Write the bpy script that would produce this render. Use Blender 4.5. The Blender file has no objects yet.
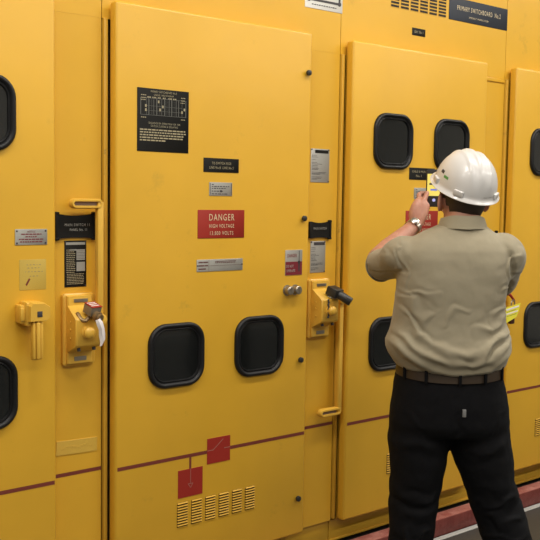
import bpy, bmesh, math, random
from mathutils import Vector, Matrix, noise, Quaternion
random.seed(7)
S = bpy.context.scene
COL = S.collection
PI = math.pi

# ------------------------------------------------------------------ helpers
def M_(name, color, rough=.5, metal=0., coat=0., spec=.5, emit=None, estr=1., nodes=None):
    m = bpy.data.materials.new(name); m.use_nodes = True
    nt = m.node_tree; b = nt.nodes['Principled BSDF']
    b.inputs['Base Color'].default_value = (*color, 1)
    b.inputs['Roughness'].default_value = rough
    b.inputs['Metallic'].default_value = metal
    b.inputs['Coat Weight'].default_value = coat
    b.inputs['Specular IOR Level'].default_value = spec
    if emit:
        b.inputs['Emission Color'].default_value = (*emit, 1)
        b.inputs['Emission Strength'].default_value = estr
    if nodes: nodes(nt, b)
    return m

def noise_mix(nt, scale, detail, lo, hi, c1, c2, vec=None, rough=.6):
    n = nt.nodes.new('ShaderNodeTexNoise'); n.inputs['Scale'].default_value = scale
    n.inputs['Detail'].default_value = detail; n.inputs['Roughness'].default_value = rough
    if vec: nt.links.new(vec, n.inputs['Vector'])
    r = nt.nodes.new('ShaderNodeValToRGB')
    r.color_ramp.elements[0].position = lo; r.color_ramp.elements[0].color = (*c1, 1)
    r.color_ramp.elements[1].position = hi; r.color_ramp.elements[1].color = (*c2, 1)
    nt.links.new(n.outputs['Fac'], r.inputs['Fac'])
    return n, r

def bump(nt, b, src, strength, dist):
    bp = nt.nodes.new('ShaderNodeBump'); bp.inputs['Strength'].default_value = strength
    bp.inputs['Distance'].default_value = dist
    nt.links.new(src, bp.inputs['Height']); nt.links.new(bp.outputs['Normal'], b.inputs['Normal'])
    return bp

def mix(nt, a, c, fac, mode='MIX'):
    m = nt.nodes.new('ShaderNodeMix'); m.data_type = 'RGBA'; m.blend_type = mode
    if isinstance(fac, (int, float)): m.inputs[0].default_value = fac
    else: nt.links.new(fac, m.inputs[0])
    for i, v in ((6, a), (7, c)):
        if isinstance(v, tuple): m.inputs[i].default_value = (*v, 1)
        else: nt.links.new(v, m.inputs[i])
    return m.outputs[2]

def yellow_nodes(base, dark, worn=.5):
    def f(nt, b):
        g = nt.nodes.new('ShaderNodeNewGeometry')
        pos = g.outputs['Position']
        n1, r1 = noise_mix(nt, 1.6, 4, .35, .7, tuple(base), tuple(x * .90 for x in base), pos)
        # small scuffs and hand grime
        n2, r2 = noise_mix(nt, 9, 6, .58, .70, (0, 0, 0), (1, 1, 1), pos, .75)
        n3, r3 = noise_mix(nt, 2.3, 2, .5, .62, (0, 0, 0), (1, 1, 1), pos)
        mm = nt.nodes.new('ShaderNodeMath'); mm.operation = 'MULTIPLY'
        nt.links.new(r2.outputs[0], mm.inputs[0]); nt.links.new(r3.outputs[0], mm.inputs[1])
        m2 = nt.nodes.new('ShaderNodeMath'); m2.operation = 'MULTIPLY'; m2.inputs[1].default_value = worn
        nt.links.new(mm.outputs[0], m2.inputs[0])
        out = mix(nt, r1.outputs[0], tuple(dark), m2.outputs[0])
        nt.links.new(out, b.inputs['Base Color'])
        n4 = nt.nodes.new('ShaderNodeTexNoise'); n4.inputs['Scale'].default_value = 260
        nt.links.new(pos, n4.inputs['Vector'])
        n5 = nt.nodes.new('ShaderNodeTexNoise'); n5.inputs['Scale'].default_value = 5
        nt.links.new(pos, n5.inputs['Vector'])
        b5 = nt.nodes.new('ShaderNodeBump'); b5.inputs['Strength'].default_value = .25; b5.inputs['Distance'].default_value = .01
        nt.links.new(n5.outputs['Fac'], b5.inputs['Height'])
        b4 = nt.nodes.new('ShaderNodeBump'); b4.inputs['Strength'].default_value = .12; b4.inputs['Distance'].default_value = .001
        nt.links.new(n4.outputs['Fac'], b4.inputs['Height']); nt.links.new(b5.outputs['Normal'], b4.inputs['Normal'])
        nt.links.new(b4.outputs['Normal'], b.inputs['Normal'])
        rr = nt.nodes.new('ShaderNodeMapRange'); rr.inputs['To Min'].default_value = .28; rr.inputs['To Max'].default_value = .42
        nt.links.new(n2.outputs['Fac'], rr.inputs['Value']); nt.links.new(rr.outputs[0], b.inputs['Roughness'])
    return f

YB = (.78, .44, .035)
YEL = M_('yellow_paint', YB, .4, nodes=yellow_nodes(YB, (.34, .20, .03), .32))
YEL2 = M_('yellow_paint_worn', YB, .45, nodes=yellow_nodes((.70, .40, .04), (.22, .13, .04), .9))
YCAST = M_('yellow_cast_paint', (.80, .45, .06), .33, nodes=yellow_nodes((.80, .47, .06), (.25, .14, .03), .8))
OLIVE = M_('dull_olive_steel', (.36, .23, .06), .5, nodes=yellow_nodes((.42, .26, .055), (.16, .10, .04), .9))
DARK = M_('dark_interior', (.02, .016, .012), .8)
BROWN = M_('brown_gap_interior', (.13, .075, .025), .8)  # brown tone for the inside of the gaps between panels
RUBBER = M_('black_rubber', (.009, .009, .010), .42, spec=.35, nodes=lambda nt, b: bump(nt, b, noise_mix(nt, 150, 3, 0, 1, (0,)*3, (1,)*3)[0].outputs['Fac'], .15, .001))
PANE = M_('dark_window_glass', (.006, .008, .008), .12, coat=.3, spec=.6,
          nodes=lambda nt, b: nt.links.new(noise_mix(nt, 14, 4, .3, .75, (.005, .006, .006), (.012, .013, .013))[1].outputs[0], b.inputs['Base Color']))
BLACKP = M_('black_plate', (.010, .010, .009), .55, spec=.2)
NAVYP = M_('dark_slate_plate', (.028, .034, .046), .5, spec=.25)
REDP = M_('red_plate', (.34, .028, .018), .5, spec=.3)
REDL = M_('red_line_paint', (.27, .035, .025), .5, nodes=lambda nt, b: nt.links.new(noise_mix(nt, 60, 4, .35, .7, (.22, .042, .026), (.15, .032, .022))[1].outputs[0], b.inputs['Base Color']))
MAROON = M_('maroon_print', (.20, .02, .03), .45)
GREYP = M_('brushed_grey_plate', (.42, .42, .38), .38, .35, nodes=lambda nt, b: nt.links.new(noise_mix(nt, 45, 4, .3, .75, (.50, .50, .46), (.34, .33, .30))[1].outputs[0], b.inputs['Base Color']))
WHITEP = M_('white_print', (.80, .79, .74), .5)
CREAMP = M_('cream_engraving', (.70, .58, .36), .5)
DIMP = M_('dim_tan_engraving', (.42, .36, .22), .5)
INKP = M_('dark_ink', (.05, .045, .05), .6)
LINEP = M_('pale_grey_linework', (.16, .16, .14), .5)
MIMICP = M_('pink_grey_linework', (.38, .16, .13), .5)
STEEL = M_('dull_steel', (.38, .34, .28), .35, .8)
BRASS = M_('dirty_brass', (.32, .22, .11), .4, .7)
BLACKM = M_('black_plastic', (.03, .03, .028), .38)
TAPE = M_('pale_yellow_tape', (.70, .48, .10), .5, nodes=lambda nt, b: nt.links.new(noise_mix(nt, 90, 3, .4, .62, (.74, .48, .07), (.62, .39, .06))[1].outputs[0], b.inputs['Base Color']))
STICK = M_('worn_yellow_sticker', (.66, .52, .13), .5, nodes=lambda nt, b: nt.links.new(noise_mix(nt, 70, 5, .56, .68, (.58, .40, .065), (.34, .26, .09))[1].outputs[0], b.inputs['Base Color']))
PAPER = M_('white_paper', (.85, .80, .80), .7)
YTAG = M_('bright_yellow_tag', (.85, .78, .06), .5)

def red_kerb(nt, b):
    g = nt.nodes.new('ShaderNodeNewGeometry')
    n1, r1 = noise_mix(nt, 14, 6, .4, .68, (.14, .022, .017), (.22, .050, .040), g.outputs['Position'], .8)
    nt.links.new(r1.outputs[0], b.inputs['Base Color'])
    bump(nt, b, n1.outputs['Fac'], .5, .01)
KERB = M_('worn_red_floor_paint', (.3, .06, .05), .5, nodes=red_kerb)  # worn red for the kerb front, its shade painted in as a darker tone
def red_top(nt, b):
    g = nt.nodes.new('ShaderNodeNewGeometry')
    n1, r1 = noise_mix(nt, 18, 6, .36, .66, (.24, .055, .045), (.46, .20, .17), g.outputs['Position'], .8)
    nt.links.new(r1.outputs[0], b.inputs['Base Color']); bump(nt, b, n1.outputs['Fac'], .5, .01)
KERBT = M_('lit_top_worn_red_paint', (.4, .15, .12), .5, nodes=red_top)  # worn red for the kerb top, light falling on it painted in paler
def floor_n(nt, b):
    g = nt.nodes.new('ShaderNodeNewGeometry')
    n1, r1 = noise_mix(nt, 2.5, 6, .3, .75, (.040, .041, .038), (.060, .061, .056), g.outputs['Position'], .65)
    nt.links.new(r1.outputs[0], b.inputs['Base Color'])
FLOOR = M_('dark_grey_floor_paint', (.07, .07, .065), .45, nodes=floor_n)
WALLM = M_('pale_plaster', (.55, .54, .50), .8, nodes=lambda nt, b: nt.links.new(noise_mix(nt, 3, 4, .3, .8, (.56, .55, .51), (.50, .49, .46))[1].outputs[0], b.inputs['Base Color']))

def link(name, me, mat, parent):
    o = bpy.data.objects.new(name, me); COL.objects.link(o)
    if mat:
        for x in (mat if isinstance(mat, (list, tuple)) else [mat]): me.materials.append(x)
    if parent: o.parent = parent
    return o

def worldm(o):
    m = Matrix.Identity(4)
    while o:
        m = Matrix.LocRotScale(o.location, o.rotation_euler, o.scale) @ m
        o = o.parent
    return m

def obj(name, bm, mat, parent=None, world=True, smooth=35):
    """ONE mesh object; coordinates given in world space unless world=False"""
    bmesh.ops.recalc_face_normals(bm, faces=bm.faces)
    if world and parent: bm.transform(worldm(parent).inverted())
    off = None
    if not parent and len(bm.verts):
        xs = [v.co for v in bm.verts]
        off = Vector(((min(v.x for v in xs) + max(v.x for v in xs)) / 2, (min(v.y for v in xs) + max(v.y for v in xs)) / 2, min(v.z for v in xs)))
        bmesh.ops.translate(bm, verts=bm.verts, vec=-off)
    me = bpy.data.meshes.new(name); bm.to_mesh(me); bm.free()
    if smooth:
        me.shade_smooth(); me.set_sharp_from_angle(angle=math.radians(smooth))
    o = link(name, me, mat, parent)
    if off: o.location = off
    return o

def tag(o, label=None, cat=None, group=None, kind=None):
    if label: o['label'] = label
    if cat: o['category'] = cat
    if group: o['group'] = group
    if kind: o['kind'] = kind
    return o

def empty(name, loc, label, cat, group=None, rz=0):
    o = bpy.data.objects.new(name, None); COL.objects.link(o)
    o.empty_display_size = .05; o.location = loc; o.rotation_euler = (0, 0, rz)
    return tag(o, label, cat, group)

def B(): return bmesh.new()

def box(bm, x0, x1, y0, y1, z0, z1, bev=0., seg=2, mat=None):
    m = Matrix.Translation(((x0+x1)/2, (y0+y1)/2, (z0+z1)/2)) @ Matrix.Diagonal((x1-x0, y1-y0, z1-z0, 1))
    if mat is not None: m = mat @ m
    r = bmesh.ops.create_cube(bm, size=1, matrix=m)
    if bev:
        es = list({e for v in r['verts'] for e in v.link_edges})
        bmesh.ops.bevel(bm, geom=es, offset=bev, segments=seg, profile=.5, affect='EDGES')
    return bm

def loft(bm, rings, cap0=True, cap1=True, closed=True):
    vs = [[bm.verts.new(p) for p in r] for r in rings]
    n = len(vs[0])
    for a, b in zip(vs[:-1], vs[1:]):
        for i in range(n if closed else n - 1):
            j = (i + 1) % n
            bm.faces.new((a[i], a[j], b[j], b[i]))
    if cap0: bm.faces.new(vs[0])
    if cap1: bm.faces.new(vs[-1][::-1])
    return vs

def rr(cx, cz, hw, hh, r, y, n=7):
    """rounded rectangle ring in the wall plane"""
    out = []
    r = min(r, hw * .999, hh * .999)
    for q, (sx, sz) in enumerate(((1, 1), (-1, 1), (-1, -1), (1, -1))):
        for i in range(n):
            a = q * PI / 2 + i * (PI / 2) / (n - 1)
            out.append(Vector((cx + sx * (hw - r) + r * math.cos(a), y, cz + sz * (hh - r) + r * math.sin(a))))
    return out

def disc_ring(c, r, axis, n=20, ref=None):
    axis = Vector(axis).normalized()
    ref = Vector(ref) if ref else (Vector((0, 0, 1)) if abs(axis.z) < .9 else Vector((1, 0, 0)))
    u = axis.cross(ref).normalized(); w = axis.cross(u).normalized()
    if isinstance(r, (int, float)): r = (r, r)
    return [Vector(c) + u * (r[0] * math.cos(2*PI*i/n)) + w * (r[1] * math.sin(2*PI*i/n)) for i in range(n)]

def lathe(bm, base, axis, prof, n=20):
    """prof: (distance along axis, radius)"""
    axis = Vector(axis).normalized()
    return loft(bm, [disc_ring(Vector(base) + axis * d, max(r, 1e-4), axis, n) for d, r in prof])

def tube(bm, pts, radii, n=16, round_ends=True, ref=None):
    """smooth tube along pts; radius or (side, up) pair per point"""
    P = [Vector(p) for p in pts]
    rad = [r if isinstance(r, tuple) else (r, r) for r in radii]
    # Catmull-Rom resample
    Q, Rr = [], []
    for i in range(len(P) - 1):
        p0 = P[max(i-1, 0)]; p1 = P[i]; p2 = P[i+1]; p3 = P[min(i+2, len(P)-1)]
        st = 5
        for k in range(st):
            t = k / st
            Q.append(.5 * ((2*p1) + (p2-p0)*t + (2*p0-5*p1+4*p2-p3)*t*t + (3*p1-p0-3*p2+p3)*t**3))
            Rr.append(tuple(rad[i][j]*(1-t)+rad[i+1][j]*t for j in (0, 1)))
    Q.append(P[-1]); Rr.append(rad[-1])
    ref = Vector(ref) if ref else Vector((0, 0, 1))
    rings = []
    T = [(Q[min(i+1, len(Q)-1)] - Q[max(i-1, 0)]).normalized() for i in range(len(Q))]
    if abs(T[0].dot(ref)) > .95: ref = Vector((0, 1, 0))
    u = T[0].cross(ref).normalized()
    for q, t, r in zip(Q, T, Rr):
        u = (u - t * u.dot(t)).normalized(); w = t.cross(u)
        rings.append([q + u * (r[0]*math.cos(2*PI*i/n)) + w * (r[1]*math.sin(2*PI*i/n)) for i in range(n)])
    if round_ends:
        def cap(q, t, ring, r, s):
            out = []
            for a in (30, 60, 80):
                f = math.cos(math.radians(a)); d = math.sin(math.radians(a)) * min(r)
                out.append([q + (p - q) * f + t * (s * d) for p in ring])
            return out
        rings = cap(Q[0], T[0], rings[0], Rr[0], -1)[::-1] + rings + cap(Q[-1], T[-1], rings[-1], Rr[-1], 1)
    loft(bm, rings)
    return bm

def ellipsoid(bm, c, r, rot=None, u=20, v=14):
    m = Matrix.Translation(c)
    if rot: m = m @ rot.to_4x4()
    m = m @ Matrix.Diagonal((*r, 1))
    return bmesh.ops.create_uvsphere(bm, u_segments=u, v_segments=v, radius=1, matrix=m)['verts']

def modmesh(me, mods):
    """apply modifiers to a mesh and give back the result"""
    t = bpy.data.objects.new('t', me); COL.objects.link(t)
    for kind, props in mods:
        md = t.modifiers.new('m', kind)
        for k, v in props.items(): setattr(md, k, v)
    dg = bpy.context.evaluated_depsgraph_get(); dg.update()
    out = bpy.data.meshes.new_from_object(t.evaluated_get(dg))
    bpy.data.objects.remove(t)
    return out

def remesh(bm, voxel, smooth_it=6, fac=.5):
    bmesh.ops.recalc_face_normals(bm, faces=bm.faces)
    me = bpy.data.meshes.new('r'); bm.to_mesh(me); bm.free()
    me = modmesh(me, [('REMESH', dict(mode='VOXEL', voxel_size=voxel, use_smooth_shade=True)), ('SMOOTH', dict(factor=fac, iterations=smooth_it))])
    b = bmesh.new(); b.from_mesh(me); bpy.data.meshes.remove(me)
    return b

def text(s, x, z, y, width=None, height=.01, mat=None, parent=None, name='lettering', align='CENTER', bold=.0, slant=0):
    """engraved or printed characters on a plate that faces -y; (x, z) is the middle of the line"""
    cu = bpy.data.curves.new('t', 'FONT'); cu.body = s; cu.size = 1; cu.align_x = 'LEFT'; cu.offset = bold; cu.space_character = 1.22
    cu.resolution_u = 3
    t = bpy.data.objects.new('t', cu); COL.objects.link(t)
    dg = bpy.context.evaluated_depsgraph_get(); dg.update()
    me = bpy.data.meshes.new_from_object(t.evaluated_get(dg))
    bpy.data.objects.remove(t); bpy.data.curves.remove(cu)
    b = bmesh.new(); b.from_mesh(me); bpy.data.meshes.remove(me)
    xs = [v.co.x for v in b.verts]; x0, x1 = min(xs), max(xs)
    sy = height / .70
    sx = (width / (x1 - x0)) if width else sy
    for v in b.verts:
        v.co = Vector((x + (v.co.x - (x0+x1)/2) * sx, y, z + (v.co.y - .35) * sy))
    return b

def merge(dst, src):
    me = bpy.data.meshes.new('x'); src.to_mesh(me); src.free(); dst.from_mesh(me); bpy.data.meshes.remove(me)

def dashes(bm, x0, x1, z, y, h=.0022, gap=.0015, lo=.003, hi=.010):
    """a line of print too small to read: word-length strokes"""
    x = x0
    while x < x1 - lo:
        w = min(random.uniform(lo, hi), x1 - x)
        box(bm, x, x + w, y, y + .0002, z - h/2, z + h/2)
        x += w + gap
    return bm

def hline(bm, x0, x1, z, y, h): return box(bm, x0, x1, y, y + .0002, z - h/2, z + h/2)
def vline(bm, x, z0, z1, y, w): return box(bm, x - w/2, x + w/2, y, y + .0002, z0, z1)

# ------------------------------------------------------------------ dimensions of the place
P = 1.0912        # width of a cubicle
W = .8696         # door width
H = 2.0           # door height
FY = .055         # front plate of the cubicles behind the door faces
FLOORZ = -.145

# ------------------------------------------------------------------ the setting
def struct(name, bm, mat, kind='structure', smooth=35):
    o = obj(name, bm, mat, smooth=smooth); o['kind'] = kind; return o
b = B(); box(b, -5, 7, -5.5, 1.6, FLOORZ - .1, FLOORZ); struct('floor', b, FLOOR)
b = B(); box(b, -5, 7, -5.5, 1.6, 3.5, 3.6); struct('ceiling', b, WALLM)
b = B(); box(b, -5.1, -5, -5.5, 1.6, FLOORZ, 3.5); struct('wall_left', b, WALLM)
b = B(); box(b, 7, 7.1, -5.5, 1.6, FLOORZ, 3.5); struct('wall_right', b, WALLM)
b = B(); box(b, -5, 7, 1.6, 1.7, FLOORZ, 3.5); struct('wall_back', b, WALLM)
b = B(); box(b, -5, 7, -5.6, -5.5, FLOORZ, 3.5); struct('wall_front', b, WALLM)
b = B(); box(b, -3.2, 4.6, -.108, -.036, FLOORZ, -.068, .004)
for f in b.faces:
    if f.calc_center_median().z > -.0685: f.material_index = 1  # upward faces get the paler red with the light painted in
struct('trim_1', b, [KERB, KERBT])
b = B(); box(b, -3.2, 4.6, -.142, -.112, FLOORZ + .0005, FLOORZ + .002); struct('trim_2', b, M_('worn_white_line_paint', (.45, .45, .42), .6, nodes=lambda nt, b: nt.links.new(noise_mix(nt, 12, 5, .35, .6, (.30, .30, .28), (.55, .55, .52))[1].outputs[0], b.inputs['Base Color'])))

# ------------------------------------------------------------------ cubicles
def window(door, cx, cz, hw=.118, hh=.117):
    b = B()
    prof = [(0, .0, .070), (.0, -.008, .070), (.005, -.0135, .066), (.011, -.0140, .061), (.015, -.010, .057), (.018, -.0055, .054),
            (.021, -.0060, .052), (.0225, -.0080, .050), (.0245, -.0075, .048), (.026, -.001, .047), (.026, .001, .047)]
    loft(b, [rr(cx, cz, hw - i, hh - i, r, y, 9) for i, y, r in prof], cap0=True, cap1=False)
    o = obj('window_gasket', b, RUBBER, door, smooth=50)
    o['label'] = 'black rubber gasket'
    b = B()
    loft(b, [rr(cx, cz, hw - .025, hh - .025, .047, y, 9) for y in (.0005, -.0015)])
    g = obj('window_pane', b, PANE, door); g['label'] = 'dark glass pane'

def louver(door, x0, z0, w=.046, h=.091, n=9, y=0.):
    b = B()
    box(b, x0, x0 + w, y - .0006, y + .0005, z0, z0 + h)
    for f in b.faces: f.material_index = 1
    st = h / n
    for i in range(n):
        z = z0 + i * st
        prof = [(y, z + st*.97), (y - .0050, z + st*.62), (y - .0050, z + st*.50), (y, z + st*.46)]
        vs = [[b.verts.new((xx, yy, zz)) for yy, zz in prof] for xx in (x0 + .001, x0 + w - .001)]
        for k in range(4):
            b.faces.new((vs[0][k], vs[0][(k+1) % 4], vs[1][(k+1) % 4], vs[1][k]))
        b.faces.new(vs[0]); b.faces.new(vs[1][::-1])
    # pressed rim at the ends of the slats
    return obj('vent_louver', b, [YEL2, DARK], door)

def louver_top(parent, x0, z0, w, h, n):
    b = B(); y = FY - .0008
    box(b, x0 - .002, x0 + w + .002, y - .0004, y + .001, z0, z0 + h)
    st = h / n
    for i in range(n):
        z = z0 + i * st
        box(b, x0, x0 + w, y - .0012, y - .0004, z + st*.20, z + st*.80)
        for f in b.faces[-6:]: f.material_index = 1
    return obj('top_vent', b, [YEL2, DARK], parent)

def round_knob(parent, x, z, y=0., r=.0115, d=.018, mat=BLACKM, name='door_knob'):
    b = B()
    lathe(b, (x, y + .002, z), (0, -1, 0), [(0, r*.6), (d*.4, r*.6), (d*.45, r), (d*.9, r*.92), (d, r*.6)], 16)
    o = obj(name, b, mat, parent); o['label'] = 'small black knob'; return o

def latch(door, x0):
    """cast T shaped door latch with a ribbed hanging grip"""
    b = B()
    box(b, x0 + .012, x0 + .036, -.040, .004, .953, 1.012, .006)
    box(b, x0 + .010, x0 + .026, -.046, -.03, .962, 1.004, .004)
    box(b, x0 + .026, x0 + .050, -.052, .004, .945, 1.022, .008)
    vs = []
    cx, cz = x0 + .064, .985
    ring = [(-.034, .026), (-.024, .036), (.018, .034), (.038, .020), (.038, -.014), (.026, -.025), (-.034, -.025)]
    for y, s in ((.002, 1), (-.056, 1), (-.068, .90)):
        vs.append([Vector((cx + px*s, y, cz + pz*s)) for px, pz in ring])
    loft(b, vs)
    h = obj('latch_head', b, YCAST, door)
    b = B(); box(b, cx - .009, cx + .008, -.0695, -.066, cz - .010, cz + .008, .001)
    obj('latch_square_hole', b, INKP, door)
    b = B()
    for k, w in ((-.0125, .0045), (0, .0065), (.0125, .0045)):
        box(b, cx - .004 + k - w, cx - .004 + k + w, -.064 - (.004 if k == 0 else 0), -.045, .842, .958, .003)
    box(b, cx - .020, cx + .012, -.055, -.038, .838, .940, .003)
    g = obj('latch_grip', b, YCAST, door); g['label'] = 'ribbed yellow grip hanging from the latch head'

LBL = {-1: 'leftmost yellow switchgear cubicle, its door carrying a cast latch',
       0: 'yellow switchgear cubicle with red danger sign and operating diagram on its door',
       1: 'yellow switchgear cubicle directly behind the man in the white hard hat',
       2: 'rightmost yellow switchgear cubicle at the right edge of the photo'}
for k in (-1, 0, 1, 2):
    X = k * P
    Wk = W + (.006 if k == -1 else 0)
    root = empty('switchgear_cubicle', (X + P/2 - .02, .05, FLOORZ), LBL[k], 'switchgear cabinet', 'yellow switchgear cubicles in a row')
    s0, s1 = X - .021, X + P - .0240
    b = B(); box(b, s0, s1, FY + .055, 1.2, -.012, 2.5); obj('cabinet_body', b, BROWN, root)
    b = B(); box(b, s0, s1, FY + .032, 1.2, FLOORZ + .001, -.012); obj('shadow_dark_base', b, DARK, root)  # near-black colour paints in the shadow gap below the plinth
    b = B()
    box(b, X + .012, s1, FY, FY + .004, -.006, 1.945); box(b, s0 + .001, X + .013, FY + .040, FY + .044, -.006, 1.945)
    o = obj('front_plate', b, YEL, root)
    b = B(); box(b, s0, s1, FY - .0004, FY + .004, 1.9451, 2.5); obj('header_panel', b, YEL, root)
    b = B(); box(b, s0 + .001, s1 - .001, FY + .012, FY + .03, -.103, -.012, .001); box(b, s0 + .001, s1 - .001, FY + .006, FY + .014, -.103, -.095, .001); obj('plinth_panel', b, YEL2, root)
    b = B(); box(b, s0 + .0025, s0 + .0172, .044, FY + .03, .001, 1.945, .003); 
    obj('hinge_strip', b, YEL2, root)
    b = B(); hline(b, X + Wk - .05, s1, .416, FY - .0006, .013); obj('front_plate_stripe', b, REDL, root)['label'] = 'dark red stripe'
    # door
    if k == 1: b = B(); box(b, X + Wk + .002, s1 - .002, FY - .004, FY, 1.925, 1.945, .0035, 3); obj('strip_ledge', b, YEL, root)
    b = B(); box(b, X, X + Wk, 0, .044, 0, H, .011, 4); door = obj('door', b, YEL, root)
    b = B(); hline(b, X + .0095, X + Wk - .008, .416, -.0007, .013); obj('door_stripe', b, REDL, door)['label'] = 'dark red stripe'
    b = B(); box(b, X + .02, X + W - .02, .040, .054, .02, H - .02); obj('door_seal', b, DARK, door)['label'] = 'dark seal behind the door'
    if k == 0:
        for cx in (.2465, .6235): window(door, cx, .7925, .118, .115)
        for z, x in ((1.843, .845), (1.278, .835), (.717, .830), (.153, .830)): round_knob(door, x, z)
        for x in (.759, .800):
            b = B(); lathe(b, (x, .002, .998), (0, -1, 0), [(0, .021), (.004, .021), (.004, .017), (.026, .017), (.029, .014)], 20)
            box(b, x - .0015, x + .0015, -.0295, -.024, .988, 1.008)
            obj('lock_cylinder', b, STEEL, door)['label'] = 'round steel lock cylinder'
    else:
        for cx in (.246, .625):
            for cz in (.738, 1.603): window(door, X + cx - .003, cz)
    if k in (-1, 1): latch(door, X + W - .146)
    for i in range(6): louver(door, X + .255 + i * .062, .157)
    # mimic diagram squares: breaker and earth symbols
    if k == 0:
        for nm, (x0, x1, z0, z1) in (('breaker_symbol_square', (.385, .491, .369, .465)), ('earth_symbol_square', (.258, .366, .264, .367))):
            b = B(); box(b, x0, x1, -.0016, 0, z0, z1, .0004, 1); obj(nm, b, REDP, door)['label'] = 'red square of the mimic diagram'
        b = B(); vline(b, .311, .367, .410, -.0008, .009); obj('mimic_branch_line', b, REDL, door)
        b = B(); y = -.0021
        hline(b, .385, .410, .420, y, .0025); hline(b, .466, .491, .420, y, .0025)
        m = Matrix.Translation((.434, y, .437)) @ Matrix.Rotation(math.radians(-38), 4, 'Y')
        box(b, -.030, .030, 0, .0003, -.0012, .0012, mat=m)
        box(b, .463, .467, y, y + .0002, .418, .422)
        obj('breaker_symbol', b, MIMICP, door); b = B()
        vline(b, .312, .312, .367, y, .002); hline(b, .301, .323, .312, y, .0022)
        for s in (-1, 1):
            m = Matrix.Translation((.312 + s*.0052, y, .3045)) @ Matrix.Rotation(math.radians(-s*55), 4, 'Y')
            box(b, -.0092, .0092, 0, .0003, -.001, .001, mat=m)
        obj('earth_symbol', b, MIMICP, door)
    if k == 1:
        for i in range(6): louver_top(root, 1.358 + i * .0612, 2.176, .049, .20, 14)

# ------------------------------------------------------------------ plates and signs
def plate(name, label, x0, x1, z0, z1, y, mat, cat='sign', group=None, th=.0018, r=.0012, corners=False):
    b = B(); cx, cz = (x0+x1)/2, (z0+z1)/2
    loft(b, [rr(cx, cz, (x1-x0)/2, (z1-z0)/2, r, y), rr(cx, cz, (x1-x0)/2, (z1-z0)/2, r, y - th*.7), rr(cx, cz, (x1-x0)/2 - .0006, (z1-z0)/2 - .0006, r, y - th)])
    o = obj(name, b, mat); tag(o, label, cat, group)
    if corners:
        for sx in (x0 + .006, x1 - .006):
            for sz in (z0 + .006, z1 - .006):
                bb = B(); lathe(bb, (sx, y - th + .0002, sz), (0, -1, 0), [(0, .0032), (.0012, .003), (.0018, .0015)], 10)
                obj('rivet', bb, INKP, o)
    return o

def letters(parent, lines, mat, y, name='lettering', bold=0.):
    b = B()
    for s, x, z, w, h in lines: merge(b, text(s, x, z, y, w, h, bold=bold))
    o = obj(name, b, mat, parent, smooth=0); return o
ON = -.0024   # print sits just in front of a plate on a door face

o = plate('danger_sign', 'red engraved DANGER HIGH VOLTAGE sign on the large door left of the man', .334, .544, 1.207, 1.310, 0, REDP, 'sign', 'red danger signs')
letters(o, [('DANGER', .440, 1.2835, .113, .024), ('HIGH VOLTAGE', .440, 1.2515, .112, .0135), ('13,800 VOLTS', .440, 1.2255, .105, .0135)], CREAMP, ON)
o = plate('danger_sign', 'red danger sign partly covered by the photographing hand of the man', .334+P, .544+P, 1.198, 1.310, 0, REDP, 'sign', 'red danger signs')
letters(o, [('DANGER', .440+P, 1.2835, .113, .024), ('HIGH VOLTAGE', .440+P, 1.2515, .112, .0135), ('13,800 VOLTS', .440+P, 1.2255, .105, .0135)], CREAMP, ON)

o = plate('circuit_label', 'small black engraved label above the grey nameplate, left of the man', .357, .515, 1.446, 1.497, 0, BLACKP, 'label')
letters(o, [('TO SWITCH FUSE', .436, 1.479, .085, .009), ('LINE No.8  LINE No.2', .436, 1.463, .108, .009)], DIMP, ON)
o = plate('circuit_label', 'black engraved label beside the phone, under the upper windows behind the man', 1.440, 1.605, 1.445, 1.497, 0, BLACKP, 'label')
letters(o, [('CABLE & MAIN', 1.500, 1.481, .085, .009), ('No.1', 1.500, 1.462, .035, .010)], DIMP, ON)

def nameplate(x0, label):
    o = plate('nameplate', label, x0, x0 + .103, 1.361, 1.410, 0, GREYP, 'nameplate', 'small grey maker nameplates')
    b = B()
    for z, n in ((1.402, .2), (1.395, .95), (1.388, .75), (1.378, .6), (1.368, .85)):
        dashes(b, x0 + .010, x0 + .010 + .083*n, z, ON, .003, .003, .006, .016)
    vline(b, x0 + .004, 1.365, 1.407, ON, .002); vline(b, x0 + .099, 1.365, 1.407, ON, .002)
    box(b, x0 + .048, x0 + .055, ON, ON + .0002, 1.374, 1.382)
    obj('fine_print', b, INKP, o)
nameplate(.383, 'small grey maker nameplate between the black label and the danger sign')
nameplate(.383 + P, 'small grey maker nameplate just above the raised hand of the man')

# long two part plate
o = plate('rating_plate', 'long narrow grey plate below the danger sign on the large door', .331, .539, 1.086, 1.130, 0, GREYP, 'nameplate')
b = B()
vline(b, .384, 1.088, 1.128, ON, .0012)
for z in (1.120, 1.108, 1.096): dashes(b, .338, .380, z, ON, .0045, .002, .012, .04)
for z in (1.122, 1.117): dashes(b, .412, .506, z, ON, .0025)
hline(b, .388, .535, 1.107, ON, .0008)
obj('fine_print', b, M_('maroon_ink', (.12, .04, .04), .6), o)
for x in (.3345, .5355):
    b = B(); lathe(b, (x, -.0015, 1.108), (0, -1, 0), [(0, .003), (.001, .003), (.0015, .001)], 10); obj('rivet', b, INKP, o)

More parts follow.
